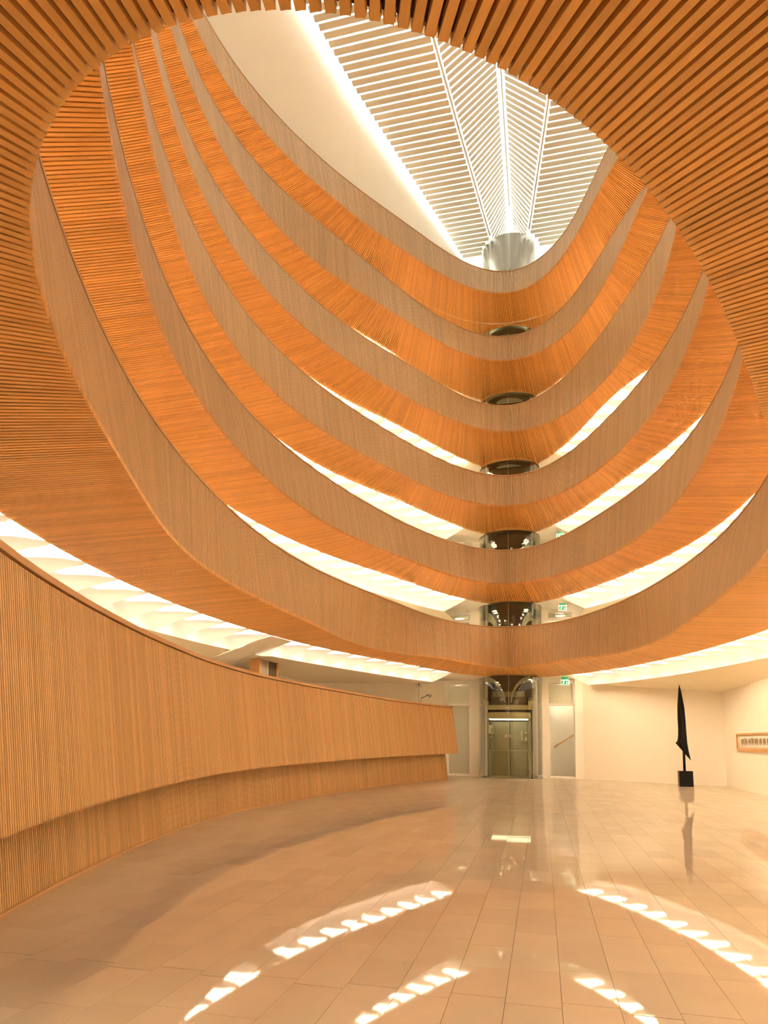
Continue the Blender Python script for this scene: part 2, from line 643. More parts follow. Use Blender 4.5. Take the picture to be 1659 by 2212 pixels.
def back_wall():
    """wall around the lift with the door openings left free, all storeys."""
    root = empty('wall_back', (0, BACKY, 0))
    tag(root, 'white wall with glazed doors on both sides of the glass lift', 'wall', kind='structure')
    z1 = ZTOP
    sk = lambda z: SX(z) + .07
    def pier(xa, xb, za, zb, y0=BACKY, y1=BACKY + .25, name='pier', mat='white'):
        v = [(xa + sk(za), y0, za), (xb + sk(za), y0, za), (xb + sk(za), y1, za), (xa + sk(za), y1, za),
             (xa + sk(zb), y0, zb), (xb + sk(zb), y0, zb), (xb + sk(zb), y1, zb), (xa + sk(zb), y1, zb)]
        return mesh(name, v, BOXF, mat, root)
    pier(-1.70, -1.18, 0, z1, BACKY - .35)
    pier(1.16, 1.42, 0, z1, BACKY - .35)
    pier(2.42, 2.72, 0, 3.93, BACKY - .3)
    for k in range(1, 6):
        zf = 4.35 + (k - 1) * FLH
        pier(2.42, 11, zf - .4, zf + FLH - .4)
        pier(-11, -2.62, zf - .4, zf + FLH - .4)
    pier(-2.85, -2.62, 0, 3.93)
    for k in range(0, 6):
        zt = 3.93 + k * FLH
        for xa, xb in ((-2.62, -1.70), (1.42, 2.42)):
            pier(xa, xb, zt - (.10 if k == 0 else .12), zt + .6, name='lintel')
    # lobby behind the doors
    pier(-3.2, -1.3, 0, z1, BACKY + 1.9, BACKY + 2.0, 'lobby_wall')
    pier(1.2, 3.0, 0, z1, BACKY + 1.5, BACKY + 1.6, 'lobby_wall')
    pier(-3.3, -3.2, 0, z1, BACKY + .2, BACKY + 2.0, 'lobby_wall')
    pier(3.0, 3.1, 0, z1, BACKY + .2, BACKY + 2.0, 'lobby_wall')


back_wall()


def door(n, k, side):
    zf = 0 if k == 0 else 4.36 + (k - 1) * FLH
    zt = 3.82 + k * FLH
    xa, xb = (-2.62, -1.70) if side < 0 else (1.42, 2.42)
    s = SX(zf + 1.5) + .07
    xa, xb = xa + s, xb + s
    y0, y1 = BACKY - .06, BACKY + .06
    where = 'left' if side < 0 else 'right'
    lev = ['on the ground floor', 'on the first gallery level', 'on the second gallery level', 'on the third gallery level'][k]
    root = empty('door_%d' % n, ((xa + xb) / 2, BACKY, zf))
    tag(root, 'white framed glazed door %s of the glass lift %s' % (where, lev), 'door', kind='structure')
    zm = zf + (2.92 if k == 0 else 2.05)
    zt = min(zt, zt)
    for a, b in ((xa, xa + .04), (xb - .04, xb)):
        box('jamb', a, b, y0, y1, zf, zt, 'white', root)
    for z in ((zm - .05, zm + .05), (zt - .05, zt), (zf, zf + .09)):
        box('rail', xa + .04, xb - .04, y0, y1, z[0], z[1], 'white', root)
    box('pane', xa + .04, xb - .04, BACKY - .01, BACKY + .01, zf + .09, zm - .05, 'frost' if side < 0 else 'clear', root)
    if zt - .05 - (zm + .05) > .05:
        box('transom_pane', xa + .04, xb - .04, BACKY - .01, BACKY + .01, zm + .05, zt - .05, 'frost', root)


nd = 0
for k in range(4):
    for side in (-1, 1):
        nd += 1
        door(nd, k, side)

for k in range(4):
    zt = 3.85 + k * FLH
    for x, wh in ((-2.2, 'left'), (2.0, 'right')):
        o = empty('lobby_lamp', (x + SX(zt), BACKY + .9, zt))
        tag(o, 'round ceiling lamp in the lobby behind the %s door %s' % (wh, ['on the ground floor', 'of the first gallery level', 'of the second gallery level', 'of the third gallery level'][k]), 'ceiling lamp', 'lobby lamps')
        arc_wall('diffuser', x + SX(zt), BACKY + .9, .001, .20, zt - .05, zt - .01, 0, 360, 'lobbylamp', o, 20)
        arc_wall('ring', x + SX(zt), BACKY + .9, .20, .22, zt - .06, zt, 0, 360, 'steel', o, 20)

# stair handrail seen through the right ground-floor door
hr = empty('stair_handrail', (2.0, 31.9, 0))
tag(hr, 'wooden stair handrail rising behind the glazed door right of the lift', 'handrail')
tube('rail', [(1.62, 31.9, 1.22), (2.45, 31.9, 1.75)], .03, 'wood_plain', hr)
tube('bracket', [(1.72, 31.9, 1.26), (1.74, 32.1, 1.20), (1.74, 32.42, 1.20)], .012, 'steel', hr)
tube('bracket', [(2.30, 31.9, 1.63), (2.32, 32.1, 1.57), (2.32, 32.42, 1.57)], .012, 'steel', hr)

# ------------------------------------------------------------------ the six galleries
NS = 1000
LEV = ['lowest', 'second lowest', 'third lowest', 'third highest', 'second highest', 'topmost']
curves = {}
unit_slat = bpy.data.meshes.new('soffit_slat')
_v, _f = box_vf(-.5, .5, -.5, .5, -.5, .5)
unit_slat.from_pydata(_v, [], _f)
unit_slat.materials.append(M['soffit_slat'])


def rect_out(P, k):
    """outer slab edge: ray from centre to the outer rectangle."""
    c = np.array([0, 12.6])
    d = P - c
    x, y0, y1 = 11.0, -8.0, 33.2
    tx = x / np.maximum(np.abs(d[:, 0]), 1e-6)
    ty = np.where(d[:, 1] > 0, (y1 - c[1]) / np.maximum(d[:, 1], 1e-6), (y0 - c[1]) / np.minimum(d[:, 1], -1e-6))
    t = np.minimum(tx, np.abs(ty))
    return c + d * t[:, None]


def slat_ends(Bp, nb, Sp, rs):
    """run each slat from the void edge outwards, until it meets the outer edge."""
    ph = np.arctan2(rs[:-1, 1] - YC, rs[:-1, 0])
    rr = np.hypot(rs[:-1, 1] - YC, rs[:-1, 0])
    o = np.argsort(ph)
    ph, rr = ph[o], rr[o]
    # fan at both tips, square across the hall in between
    i0, i1 = Bp[:, 1].argmin(), Bp[:, 1].argmax()
    near = Bp[:, 1] < YC
    dl = np.where(near, Bp[:, 1] - Bp[i0, 1], Bp[i1, 1] - Bp[:, 1])
    ang = np.radians(np.interp(dl, [0, .17, .35, .7, 1.3, 1.9, 2.7, 3.6, 5, 7.5, 12], [0, 14, 26, 39, 46, 55, 69, 77, 82, 87, 90]))
    sx = np.where(near, Bp[:, 0] - Bp[i0, 0], Bp[:, 0] - Bp[i1, 0])
    sg = np.where(sx < 0, -1, 1)
    d = np.stack([sg * np.sin(ang), np.where(near, -1, 1) * np.cos(ang)], -1)
    for _ in range(4):
        d = (np.roll(d, 1, 0) + d + np.roll(d, -1, 0)) / 3
    dt = Sp - Bp
    dt /= np.linalg.norm(dt, axis=1)[:, None]
    wf = np.clip((Bp[:, 1] - 17.0) / 6.0, 0, 1)[:, None]
    d = d * (1 - wf) + dt * wf
    d /= np.linalg.norm(d, axis=1)[:, None]
    lo, hi = np.zeros(len(Bp)), np.full(len(Bp), 9.0)
    for _ in range(40):
        m = (lo + hi) / 2
        p = Bp + d * m[:, None]
        a, r = np.arctan2(p[:, 1] - YC, p[:, 0]), np.hypot(p[:, 1] - YC, p[:, 0])
        ins = r < np.interp(a, ph, rr, period=2 * np.pi)
        lo, hi = np.where(ins, m, lo), np.where(ins, hi, m)
    return Bp + d * lo[:, None]


def gallery(k):
    rb, zb = raw_curve(k, 'B')
    rt, zt = raw_curve(k, 'T')
    rs, zs = raw_curve(k, 'S')
    th, per = theta_uniform(rb, NS)
    Bp, Tp, Sp = at_theta(rb, th), at_theta(rt, th), at_theta(rs, th)
    nb, nt_ = normals(Bp), normals(Tp)
    curves[k] = (Bp, Tp, Sp, zb, zt, zs, rs)
    root = empty('gallery', (0, YC, zb))
    tag(root, '%s wood-slatted oval gallery ring around the atrium' % LEV[k - 1], 'gallery', 'stacked oval galleries')
    off = lambda P, n, d: P + n * d
    # parapet body: void face, top, rear face
    inner = .03
    rows = [xyz(off(Bp, nb, inner), zb + .02), xyz(off(Tp, nt_, inner), zt - .03), xyz(off(Tp, nt_, .16), zt - .03), xyz(off(Bp, nb, .16), zb + .06)]
    loft('parapet', rows, 'wood_back', root, True, True)
    # upright slats on the void face
    t = tangents(Bp)
    hw = per / NS * .5 * .74
    t3 = np.c_[t, np.zeros(NS)]
    up = xyz(Tp, zt - .042) - xyz(Bp, zb)
    nrm = np.c_[nb, np.zeros(NS)]
    c8 = []
    lo, hi = xyz(Bp, zb), xyz(Tp, zt - .042)
    tt3 = np.c_[tangents(Tp), np.zeros(NS)]
    nt3 = np.c_[nt_, np.zeros(NS)]
    dep = .032
    c8 = np.stack([lo - t3 * hw, lo + t3 * hw, lo + t3 * hw + nrm * dep, lo - t3 * hw + nrm * dep,
                   hi - tt3 * hw, hi + tt3 * hw, hi + tt3 * hw + nt3 * dep, hi - tt3 * hw + nt3 * dep], 1)
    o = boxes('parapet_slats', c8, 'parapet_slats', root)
    o.parent = root
    o.matrix_parent_inverse = Matrix.Translation(root.location).inverted()
    o['kind'] = 'stuff'
    # hand rail on top
    rows = [xyz(off(Tp, nt_, -.006), zt - .03), xyz(off(Tp, nt_, -.006), zt), xyz(off(Tp, nt_, .18), zt), xyz(off(Tp, nt_, .18), zt - .03)]
    loft('handrail', rows, 'wood_plain', root, True, True)
    # slatted soffit
    Sd = slat_ends(Bp, nb, Sp, rs)
    Se, hit = clip_hole(Bp, Sd, zb)
    d = Se - Bp
    ln = np.linalg.norm(d, axis=1)
    dn = d / ln[:, None]
    side = np.stack([-dn[:, 1], dn[:, 0]], -1)
    w = per / NS * .70
    hgt = .055
    A = xyz(Bp, zb)
    E_ = xyz(Se, np.where(hit, zb - .01, zs))
    s3 = np.c_[side, np.zeros(NS)]
    # spacing at the outer end differs: keep slat width within its own pitch
    po = np.linalg.norm(np.roll(Se, -1, 0) - np.roll(Se, 1, 0), axis=1) / 2
    wo = np.minimum(po * .70, w)
    upv = np.array([0, 0, hgt])
    c8 = np.stack([A - s3 * (w / 2), A + s3 * (w / 2), E_ + s3 * (wo / 2)[:, None], E_ - s3 * (wo / 2)[:, None],
                   A - s3 * (w / 2) + upv, A + s3 * (w / 2) + upv, E_ + s3 * (wo / 2)[:, None] + upv, E_ - s3 * (wo / 2)[:, None] + upv], 1)
    single = np.zeros(NS, bool)
    if k == 1:
        rel = Bp - np.array([EYE.x, EYE.y])
        cx = rel[:, 0] * math.cos(YAW) + rel[:, 1] * math.sin(YAW)
        cy = -rel[:, 0] * math.sin(YAW) + rel[:, 1] * math.cos(YAW)
        dist = np.hypot(cx, cy)
        infr = (cy > .3) & (U0 + F_PX * cx / np.maximum(cy, .3) > -900) & (U0 + F_PX * cx / np.maximum(cy, .3) < 2600)
        idx = np.argsort(np.where(infr, dist, 99))[:300]
        single[idx] = True
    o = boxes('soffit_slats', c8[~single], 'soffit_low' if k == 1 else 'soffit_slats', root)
    o.matrix_parent_inverse = Matrix.Translation(root.location).inverted()
    o['kind'] = 'stuff'
    for i in np.nonzero(single)[0]:
        a, e = Vector(A[i]), Vector(E_[i])
        dv = e - a
        o = bpy.data.objects.new('soffit_slat', unit_slat)
        link(o, root)
        o.matrix_parent_inverse = Matrix.Translation(root.location).inverted()
        rx = dv.normalized()
        ry = Vector((0, 0, 1)).cross(rx).normalized()
        rz = rx.cross(ry)
        mt = Matrix((rx * dv.length, ry * float(w), rz * hgt)).transposed().to_4x4()
        mt.translation = (a + e) / 2 + Vector((0, 0, hgt / 2))
        o.matrix_basis = mt
    # dark board above the slats (set back from the void so that slat ends stand free)
    back = .13
    fac = np.minimum(back / ln, .5)[:, None]
    Bi = Bp + d * fac
    r0, r1 = xyz(Bi, zb + hgt), np.c_[Se, E_[:, 2] + hgt]
    loft('soffit_board', [r0, r1, r1 + [0, 0, .03], r0 + [0, 0, .03]], 'wood_back', root, True, True)
    # rim around the lift hole
    arc_wall('hole_rim', SX(zb), LY, HOLE_R - .03, HOLE_R, zb - .05, zb + .12, 185, 355, 'wood_plain', root, 40)
    # outer edge strip of the soffit
    keep = ~hit
    # slab
    O = rect_out(Sp, k)
    Oe, hit2 = clip_hole(Bp + nb * .14, O, zb)
    I = Bp + nb * .14
    I2 = I + (Tp - Bp) * (.34 / (zt - zb))
    I = I + (Tp - Bp) * (.09 / (zt - zb))
    rows = [xyz(I, zb + .09), xyz(Oe, zb + .09), xyz(Oe, zb + .34), xyz(I2, zb + .34)]
    n = NS
    v = np.concatenate(rows)
    f = []
    for a in range(4):
        b = (a + 1) % 4
        for i in range(n):
            j = (i + 1) % n
            if hit2[i] != hit2[j]:
                continue
            f.append((a * n + i, a * n + j, b * n + j, b * n + i))
    mesh('floor_slab', v, f, 'plaster', root)


for k in range(1, 7):
    gallery(k)

# ------------------------------------------------------------------ luminous vaults and ceilings beyond the soffits
BANDW = 1.15


def resample_closed(P, n):
    Q = np.r_[P, P[:1]]
    d = np.r_[0, np.cumsum(np.linalg.norm(np.diff(Q, axis=0), axis=1))]
    s = np.linspace(0, d[-1], n, endpoint=False)
    return np.stack([np.interp(s, d, Q[:, 0]), np.interp(s, d, Q[:, 1])], -1), d[-1]


def light_band(k):
    rs = curves[k][6][:-1]
    zs = curves[k][5]
    P0, per = resample_closed(rs, 2400)
    n_u = int(round(per / 1.10))
    sub = 10
    S, _ = resample_closed(rs, n_u * sub)
    nn = normals(S)
    # smooth the normals a little so that neighbours do not cross
    for _ in range(30):
        nn = (np.roll(nn, 1, 0) + nn * 2 + np.roll(nn, -1, 0)) / 4
    nn /= np.linalg.norm(nn, axis=1)[:, None]
    bw = np.where((S[:, 0] < 0) & (S[:, 1] > 18.3) & (k == 1), .90, BANDW)
    O = S + nn * bw[:, None]
    root = empty('light_band', (0, YC, zs))
    tag(root, 'glowing white vaulted ceiling light band behind the %s gallery soffit' % LEV[k - 1], 'ceiling light', 'vaulted light bands')
    z0 = zs + .03
    sk = lambda j: S[(j * sub + sub // 2) % len(S)]
    strips_v, strips_f = [], []
    skipped = np.zeros(n_u, bool)
    for j in range(n_u):
        c = sk(j)
        near_lift = abs(c[0] - SX(zs)) < 1.75 and (c[1] > 24 or c[1] < 4)
        gap = (k == 1 and c[0] < 0 and 17.2 < c[1] < 18.35)
        if near_lift or gap:
            skipped[j] = True
            continue
        ids = [(j * sub + i) % len(S) for i in range(sub + 1)]
        v, f = [], []
        NT = 3
        for it in range(NT + 1):
            t = it / NT
            Aq = .02 + .32 * t
            for i, q in enumerate(ids):
                w = i / sub
                p = S[q] + nn[q] * bw[q] * t
                z = z0 - Aq * (1 - math.sqrt(max(0, 1 - (2 * w - 1) ** 2)))
                v.append((p[0], p[1], z))
        m = sub + 1
        for it in range(NT):
            for i in range(sub):
                f.append((it * m + i, it * m + i + 1, (it + 1) * m + i + 1, (it + 1) * m + i))
        # end wall (lunette) at the outer side
        base = len(v)
        zc = z0 - .34
        for i, q in enumerate(ids):
            p = O[q]
            v.append((p[0], p[1], zc))
        for i in range(sub):
            f.append((NT * m + i, NT * m + i + 1, base + i + 1, base + i))
        mesh('vault', v, f, 'vault', root, True)
        # lamp strip
        strips_v, strips_f = [], []
        b = 0
        for q in (ids[0], ids[sub // 2], ids[sub]):
            p, r = S[q] + nn[q] * .03, S[q] + nn[q] * min(.78, bw[q] * .68)
            strips_v += [(p[0], p[1], z0 - .016), (r[0], r[1], z0 - .016)]
        strips_f = [(0, 1, 3, 2), (2, 3, 5, 4)]
        mesh('lamp_strip', strips_v, strips_f, 'strip', root)
    # ceiling beyond the band
    n = len(S)
    skp = np.repeat(skipped, sub)
    if k == 1:
        W = []
        zW = []
        c = np.array([0, 14.0])
        poly = [(7.15, -6.0), (7.15, 27.85), (2.66, BACKY), (-2.78, BACKY), (-7.1, 26.2), (-7.1, -6.0)]
        zp = [3.3, 3.2, 3.72, 3.80, 3.50, 3.3]
        for p in O:
            d = p - c
            best = None
            for a in range(len(poly)):
                A = np.array(poly[a])
                Bq = np.array(poly[(a + 1) % len(poly)])
                e = Bq - A
                den = d[0] * e[1] - d[1] * e[0]
                if abs(den) < 1e-9:
                    continue
                t = ((A[0] - c[0]) * e[1] - (A[1] - c[1]) * e[0]) / den
                s = ((A[0] - c[0]) * d[1] - (A[1] - c[1]) * d[0]) / den
                if t > 0 and -1e-6 <= s <= 1 + 1e-6 and (best is None or t < best[0]):
                    best = (t, s, a)
            t, s, a = best
            W.append(c + d * max(t, 1.0))
            zW.append(zp[a] * (1 - s) + zp[(a + 1) % len(poly)] * s)
        W, zW = np.array(W), np.array(zW)
    else:
        W = rect_out(S, k)
        zW = np.full(n, zs - .45)
    zO = np.full(n, z0 - .34)
    v = np.concatenate([np.c_[O, zO], np.c_[W, zW]])
    f = []
    g = []
    for i in range(n):
        j = (i + 1) % n
        if skp[i]:
            continue
        f.append((i, j, n + j, n + i))
    me = mesh('ceiling', v, f, 'ceil', None, False)
    tag(me, 'plain cream ceiling outside the %s light band' % LEV[k - 1], 'ceiling', kind='structure')
    # flat cream ceiling where the band is interrupted
    v2, f2 = [], []
    for i in range(n):
        if not skp[i]:
            continue
        j = (i + 1) % n
        q = []
        seg = []
        for r in (i, j):
            a, b = S[r], W[r]
            cc = np.array([SX(zs), LY])
            if np.linalg.norm(a - cc) < HOLE_R + .02:
                seg = None
                break
            bb, h = clip_hole(a[None], b[None], zs)
            seg.append((a, bb[0], h[0]))
        if seg is None:
            continue
        b0 = len(v2)
        zz = zs - .005
        gapz = zs - .03
        for a, bb, h in seg:
            v2.append((a[0], a[1], zz))
            v2.append((bb[0], bb[1], zz if abs(a[0]) < 3 else zW[i]))
        f2.append((b0, b0 + 2, b0 + 3, b0 + 1))
    if f2:
        o = mesh('ceiling', v2, f2, 'plaster', None)
        tag(o, 'flat cream ceiling by the lift where the %s light band stops' % LEV[k - 1], 'ceiling', kind='structure')


for k in range(1, 7):
    light_band(k)

# ------------------------------------------------------------------ attic dome and skylight
AX = .35
ZR, ZSP = 22.7, 23.95


def half_w(y):
    yy = abs(np.asarray(y, float) - 14) + 14
    return np.interp(yy, [14, 15.5, 17.5, 20.9, 26, 29.9, 31.4], [6.15, 6.0, 5.6, 4.8, 3.4, 2.35, 1.95])


def half_r(y):
    yy = abs(np.asarray(y, float) - 14) + 14
    return np.interp(yy, [14, 19.7, 23.7, 29.2, 31.4], [2.5, 1.88, 1.45, .80, .62])


def dome():
    Bp, Tp, Sp, zb, zt, zs, rs = curves[6]
    nt_ = normals(Tp)
    A = Tp + nt_ * 1.3
    d = A - np.array([AX, 14.0])
    E = []
    for p in d:
        # walk outwards until the roof edge is met
        lo, hi = .05, 3.0
        for _ in range(40):
            m = (lo + hi) / 2
            x, y = p[0] * m, 14 + p[1] * m
            inside = abs(y - 14) < 17.4 and abs(x) < half_w(y) + (.9 if x > 0 else 0)
            lo, hi = (m, hi) if inside else (lo, m)
        E.append((AX + p[0] * lo, 14 + p[1] * lo))
    E = np.array(E)
    rows = []
    for t in np.linspace(0, 1, 9):
        q = A + (E - A) * (t ** 1.25)
        z = 18.4 + (ZR + .10 - 18.4) * (1 - (1 - t) ** 1.15)
        rows.append(xyz(q, z))
    o = loft('wall_attic', rows, 'plaster', None, True, False, True)
    tag(o, 'smooth cream plaster vault between the topmost gallery and the skylight', 'wall', kind='structure')
    return E


EDGE = dome()


def blade_box(p, q, up, w, t):
    """louvre blade from p to q: up = direction of its height."""
    p, q, up = Vector(p), Vector(q), Vector(up).normalized()
    d = (q - p).normalized()
    s = d.cross(up).normalized()
    c = []
    for e in (p, q):
        for a, b in ((-1, -1), (1, -1), (1, 1), (-1, 1)):
            c.append(e + s * (w / 2 * a) + up * (t / 2 * b))
    f = [(0, 3, 2, 1), (4, 5, 6, 7), (0, 1, 5, 4), (1, 2, 6, 5), (2, 3, 7, 6), (3, 0, 4, 7)]
    return c, f


def skylight():
    root = empty('skylight', (AX, 14, ZR))
    tag(root, 'lens-shaped glazed skylight with white louvre blades over the atrium', 'skylight')
    ya, yb = -2.4, 29.12
    # spine and ridge beams
    for sgn in (-1, 0, 1):
        ys = np.linspace(ya, yb, 40)
        if sgn == 0:
            pts = [(AX + .02, y, ZSP) for y in ys]
            tube('spine', pts, .03, 'blade', root, 8)
        else:
            pts = [(AX + sgn * half_r(y), y, ZR + .02) for y in ys]
            tube('ridge_beam', pts, .035, 'blade', root, 8)
    # outer blades
    y = 30.2
    while y > -2.2:
        for sgn in (-1, 1):
            if y < 8 and True:
                pass
            r, w = half_r(y), half_w(y) - .20 + (.9 if sgn > 0 else 0)
            xi = r + .075
            if y > 29.0:
                xi = max(xi, math.sqrt(max(1.17 ** 2 - (y - LY) ** 2, 0)) + .06)
            v, f = blade_box((AX + sgn * xi, y, ZR), (AX + sgn * w, y, ZR), (0, 0, 1), .225, .03)
            mesh('louvre_blade', v, f, 'blade', root)
            # brackets between neighbouring blades along the ridge
        y -= .30
    y = 30.35
    while y > -2.2:
        for sgn in (-1, 1):
            r = half_r(y)
            v, f = blade_box((AX + sgn * .13, y, ZSP - .06), (AX + sgn * (r - .075), y, ZR + .06), (0, 0, 1), .19, .025)
            mesh('louvre_blade', v, f, 'blade', root)
        y -= .26
    # cove lamps along both long edges
    ys = np.linspace(-1.6, 29.6, 14)
    for sgn in (-1, 1):
        for i in range(13):
            a, bq = ys[i] + .03, ys[i + 1] - .03
            v = []
            for z in (ZR - .02, ZR + .02):
                for yy, o in ((a, .14), (a, .02), (bq, .02), (bq, .14)):
                    v.append((AX + sgn * (half_w(yy) + (.9 if sgn > 0 else 0) - o), yy, z))
            mesh('cove_lamp', v, BOXF, 'cove', root)
    # glazing
    ys = np.linspace(ya - .5, 31.4, 13)
    for i in range(12):
        a, b = ys[i], ys[i + 1]
        for sgn in (-1, 1):
            ra, rb, wa, wb = half_r(a), half_r(b), half_w(a) + .25 + (.9 if sgn > 0 else 0), half_w(b) + .25 + (.9 if sgn > 0 else 0)
            for (x0a, z0, x1a, z1, x0b, x1b) in ((0, ZSP + .16, ra, ZR + .2, 0, rb), (ra, ZR + .2, wa, ZR + .16, rb, wb)):
                v = [(AX + sgn * x0a, a, z0), (AX + sgn * x1a, a, z1), (AX + sgn * x1b, b, z1), (AX + sgn * x0b, b, z0)]
                v += [(x, y, z + .02) for x, y, z in v]
                mesh('glass_pane', v, BOXF, 'skyglass', root)


skylight()
# end wall closing the roof above the lift
o = box('wall_lift_head', -3.0, 3.6, 31.45, 31.7, 18.2, 24.6, 'plaster')
tag(o, 'cream wall closing the roof behind the steel lift drum', 'wall', kind='structure')

# ------------------------------------------------------------------ slatted reception counter on the left
CB = [(-2.30, 28.08), (-3.05, 25.6), (-3.62, 23.2), (-4.03, 20.15), (-4.38, 16.9), (-4.56, 13.93), (-4.40, 11.4), (-4.10, 9.6), (-3.77, 8.01), (-3.36, 6.4), (-2.96, 5.08), (-2.55, 3.95), (-2.2, 3.1)]


def smooth_open(pts, n):
    P = np.array(pts, float)
    d = np.r_[0, np.cumsum(np.linalg.norm(np.diff(P, axis=0), axis=1))]
    # Catmull-Rom
    out = []
    for s in np.linspace(0, d[-1], n * 4):
        i = min(max(np.searchsorted(d, s) - 1, 0), len(P) - 2)
        t = (s - d[i]) / (d[i + 1] - d[i])
        p0, p1, p2, p3 = P[max(i - 1, 0)], P[i], P[i + 1], P[min(i + 2, len(P) - 1)]
        out.append(.5 * (2 * p1 + (p2 - p0) * t + (2 * p0 - 5 * p1 + 4 * p2 - p3) * t * t + (3 * p1 - p0 - 3 * p2 + p3) * t ** 3))
    out = np.array(out)
    for _ in range(n // 12):
        out[1:-1] = (out[:-2] + 2 * out[1:-1] + out[2:]) / 4
    d = np.r_[0, np.cumsum(np.linalg.norm(np.diff(out, axis=0), axis=1))]
    s = np.linspace(0, d[-1], n)
    return np.stack([np.interp(s, d, out[:, 0]), np.interp(s, d, out[:, 1])], -1)


def counter():
    n = 560
    C = smooth_open(CB, n)
    t = np.gradient(C, axis=0)
    t /= np.linalg.norm(t, axis=1)[:, None]
    nr = np.stack([-t[:, 1], t[:, 0]], -1)       # towards the room (curve runs from far to near)
    if nr[n // 2, 0] < 0:
        nr = -nr
    s = np.linspace(0, 1, n)
    zu = .96 - .20 * s                           # lower edge of the upper panel
    # the upper panel reaches a little further at the far end
    ZT = 2.72
    root = empty('reception_counter', (-3.5, 14, 0))
    tag(root, 'curved wood-slatted reception counter with overhanging upper panel on the left', 'counter')
    ext = np.clip(1 - s * 14, 0, 1)[:, None] * (-t) * .0
    base_lo, base_hi = C, C - nr * .10
    up_lo, up_hi = C + nr * .42 + ext, C + nr * .20 + ext
    def face(name, lo, hi, zl, zh, dep, frac=.70):
        L_, H_ = np.c_[lo, zl], np.c_[hi, zh]
        pitch = np.linalg.norm(C[1] - C[0])
        hw = pitch * frac / 2
        t3 = np.c_[t, np.zeros(n)]
        n3 = np.c_[nr, np.zeros(n)]
        c8 = np.stack([L_ - t3 * hw, L_ + t3 * hw, L_ + t3 * hw - n3 * dep, L_ - t3 * hw - n3 * dep,
                       H_ - t3 * hw, H_ + t3 * hw, H_ + t3 * hw - n3 * dep, H_ - t3 * hw - n3 * dep], 1)
        o = boxes(name, c8, 'counter_slats', root)
        o.matrix_parent_inverse = Matrix.Translation(root.location).inverted()
        o['kind'] = 'stuff'
    one = np.ones(n)
    face('plinth_slats', base_lo, base_hi, .03 * one, zu + .05, .04)
    face('panel_slats', up_lo, up_hi, zu, (ZT - .07) * one, .04)
    # cores
    r = [np.c_[base_lo - nr * .03, 0 * one], np.c_[base_hi - nr * .03, zu + .06], np.c_[base_hi - nr * .35, zu + .06], np.c_[base_lo - nr * .35, 0 * one]]
    loft('plinth', r, 'wood_back', root, False, True, False, True)
    r = [np.c_[up_lo - nr * .03, zu + .01], np.c_[up_hi - nr * .03, (ZT - .08) * one], np.c_[up_hi - nr * .30, (ZT - .08) * one], np.c_[up_hi - nr * .30, zu + .01]]
    loft('panel', r, 'wood_back', root, False, True, False, True)
    r = [np.c_[up_hi + nr * .02, (ZT - .055) * one], np.c_[up_hi + nr * .02, ZT * one], np.c_[up_hi - nr * .36, ZT * one], np.c_[up_hi - nr * .36, (ZT - .055) * one]]
    loft('cap', r, 'wood_plain', root, False, True, False, True)
    r = [np.c_[base_lo + nr * .012, 0 * one], np.c_[base_lo + nr * .012, .028 * one], np.c_[base_lo - nr * .05, .028 * one], np.c_[base_lo - nr * .05, 0 * one]]
    loft('skirting', r, 'wood_plain', root, False, True, False, True)
    # end boards
    e = -t[0] * .03
    for nm, q in (('end_board', [(up_lo[0], zu[0]), (up_hi[0], ZT), (up_hi[0] - nr[0] * .34, ZT), (up_hi[0] - nr[0] * .34, zu[0])]),
                  ('plinth_end', [(base_lo[0], 0), (base_hi[0], zu[0]), (base_hi[0] - nr[0] * .36, zu[0]), (base_lo[0] - nr[0] * .36, 0)])):
        v = [(p[0] - e[0] * .6, p[1] - e[1] * .6, z) for p, z in q] + [(p[0] + e[0] * .4, p[1] + e[1] * .4, z) for p, z in q]
        mesh(nm, v, BOXF, 'wood_plain', root)


counter()

# ------------------------------------------------------------------ lamp and information sign behind the counter
dl = empty('reading_lamp', (-3.43, 29.0, 0))
tag(dl, 'small grey jointed lamp showing above the far end of the counter', 'lamp')
tube('stem', [(-3.44, 29, .03), (-3.44, 29, 2.98), (-3.42, 29, 3.12)], .011, 'greypanel', dl)
arc_wall('foot', -3.44, 29, .001, .08, 0, .03, 0, 360, 'greypanel', dl, 20)
tube('arm', [(-3.425, 29, 3.075), (-3.19, 29, 3.195)], .012, 'dark', dl)
tube('joint', [(-3.20, 28.98, 3.17), (-3.18, 29.02, 3.235)], .018, 'dark', dl)
v = []
for (x, z, r) in ((-3.175, 3.215, .02), (-3.13, 3.205, .045), (-3.05, 3.145, .085)):
    for j in range(12):
        a = 2 * math.pi * j / 12
        ax, az = .8, -.6
        v.append((x + math.cos(a) * r * .6, 29 + math.sin(a) * r, z + math.cos(a) * r * .8))
f = [(i * 12 + j, i * 12 + (j + 1) % 12, i * 12 + 12 + (j + 1) % 12, i * 12 + 12 + j) for i in range(2) for j in range(12)] + [tuple(range(12))[::-1]]
mesh('shade', v, f, 'greypanel', dl)

sg = empty('information_sign', (-3.545, 29.2, 0))
tag(sg, 'square grey sign with a black letter i on a thin pole', 'sign')
tube('pole', [(-3.56, 29.2, .02), (-3.56, 29.2, 3.56)], .009, 'greypanel', sg)
arc_wall('foot', -3.56, 29.2, .001, .09, 0, .02, 0, 360, 'greypanel', sg, 20)
box('plate', -3.655, -3.465, 29.18, 29.195, 3.55, 3.755, 'paper', sg)
box('frame', -3.665, -3.455, 29.195, 29.205, 3.54, 3.765, 'greypanel', sg)
box('letter_stem', -3.578, -3.542, 29.172, 29.18, 3.585, 3.67, 'inkblack', sg)
box('letter_dot', -3.578, -3.542, 29.172, 29.18, 3.69, 3.725, 'inkblack', sg)

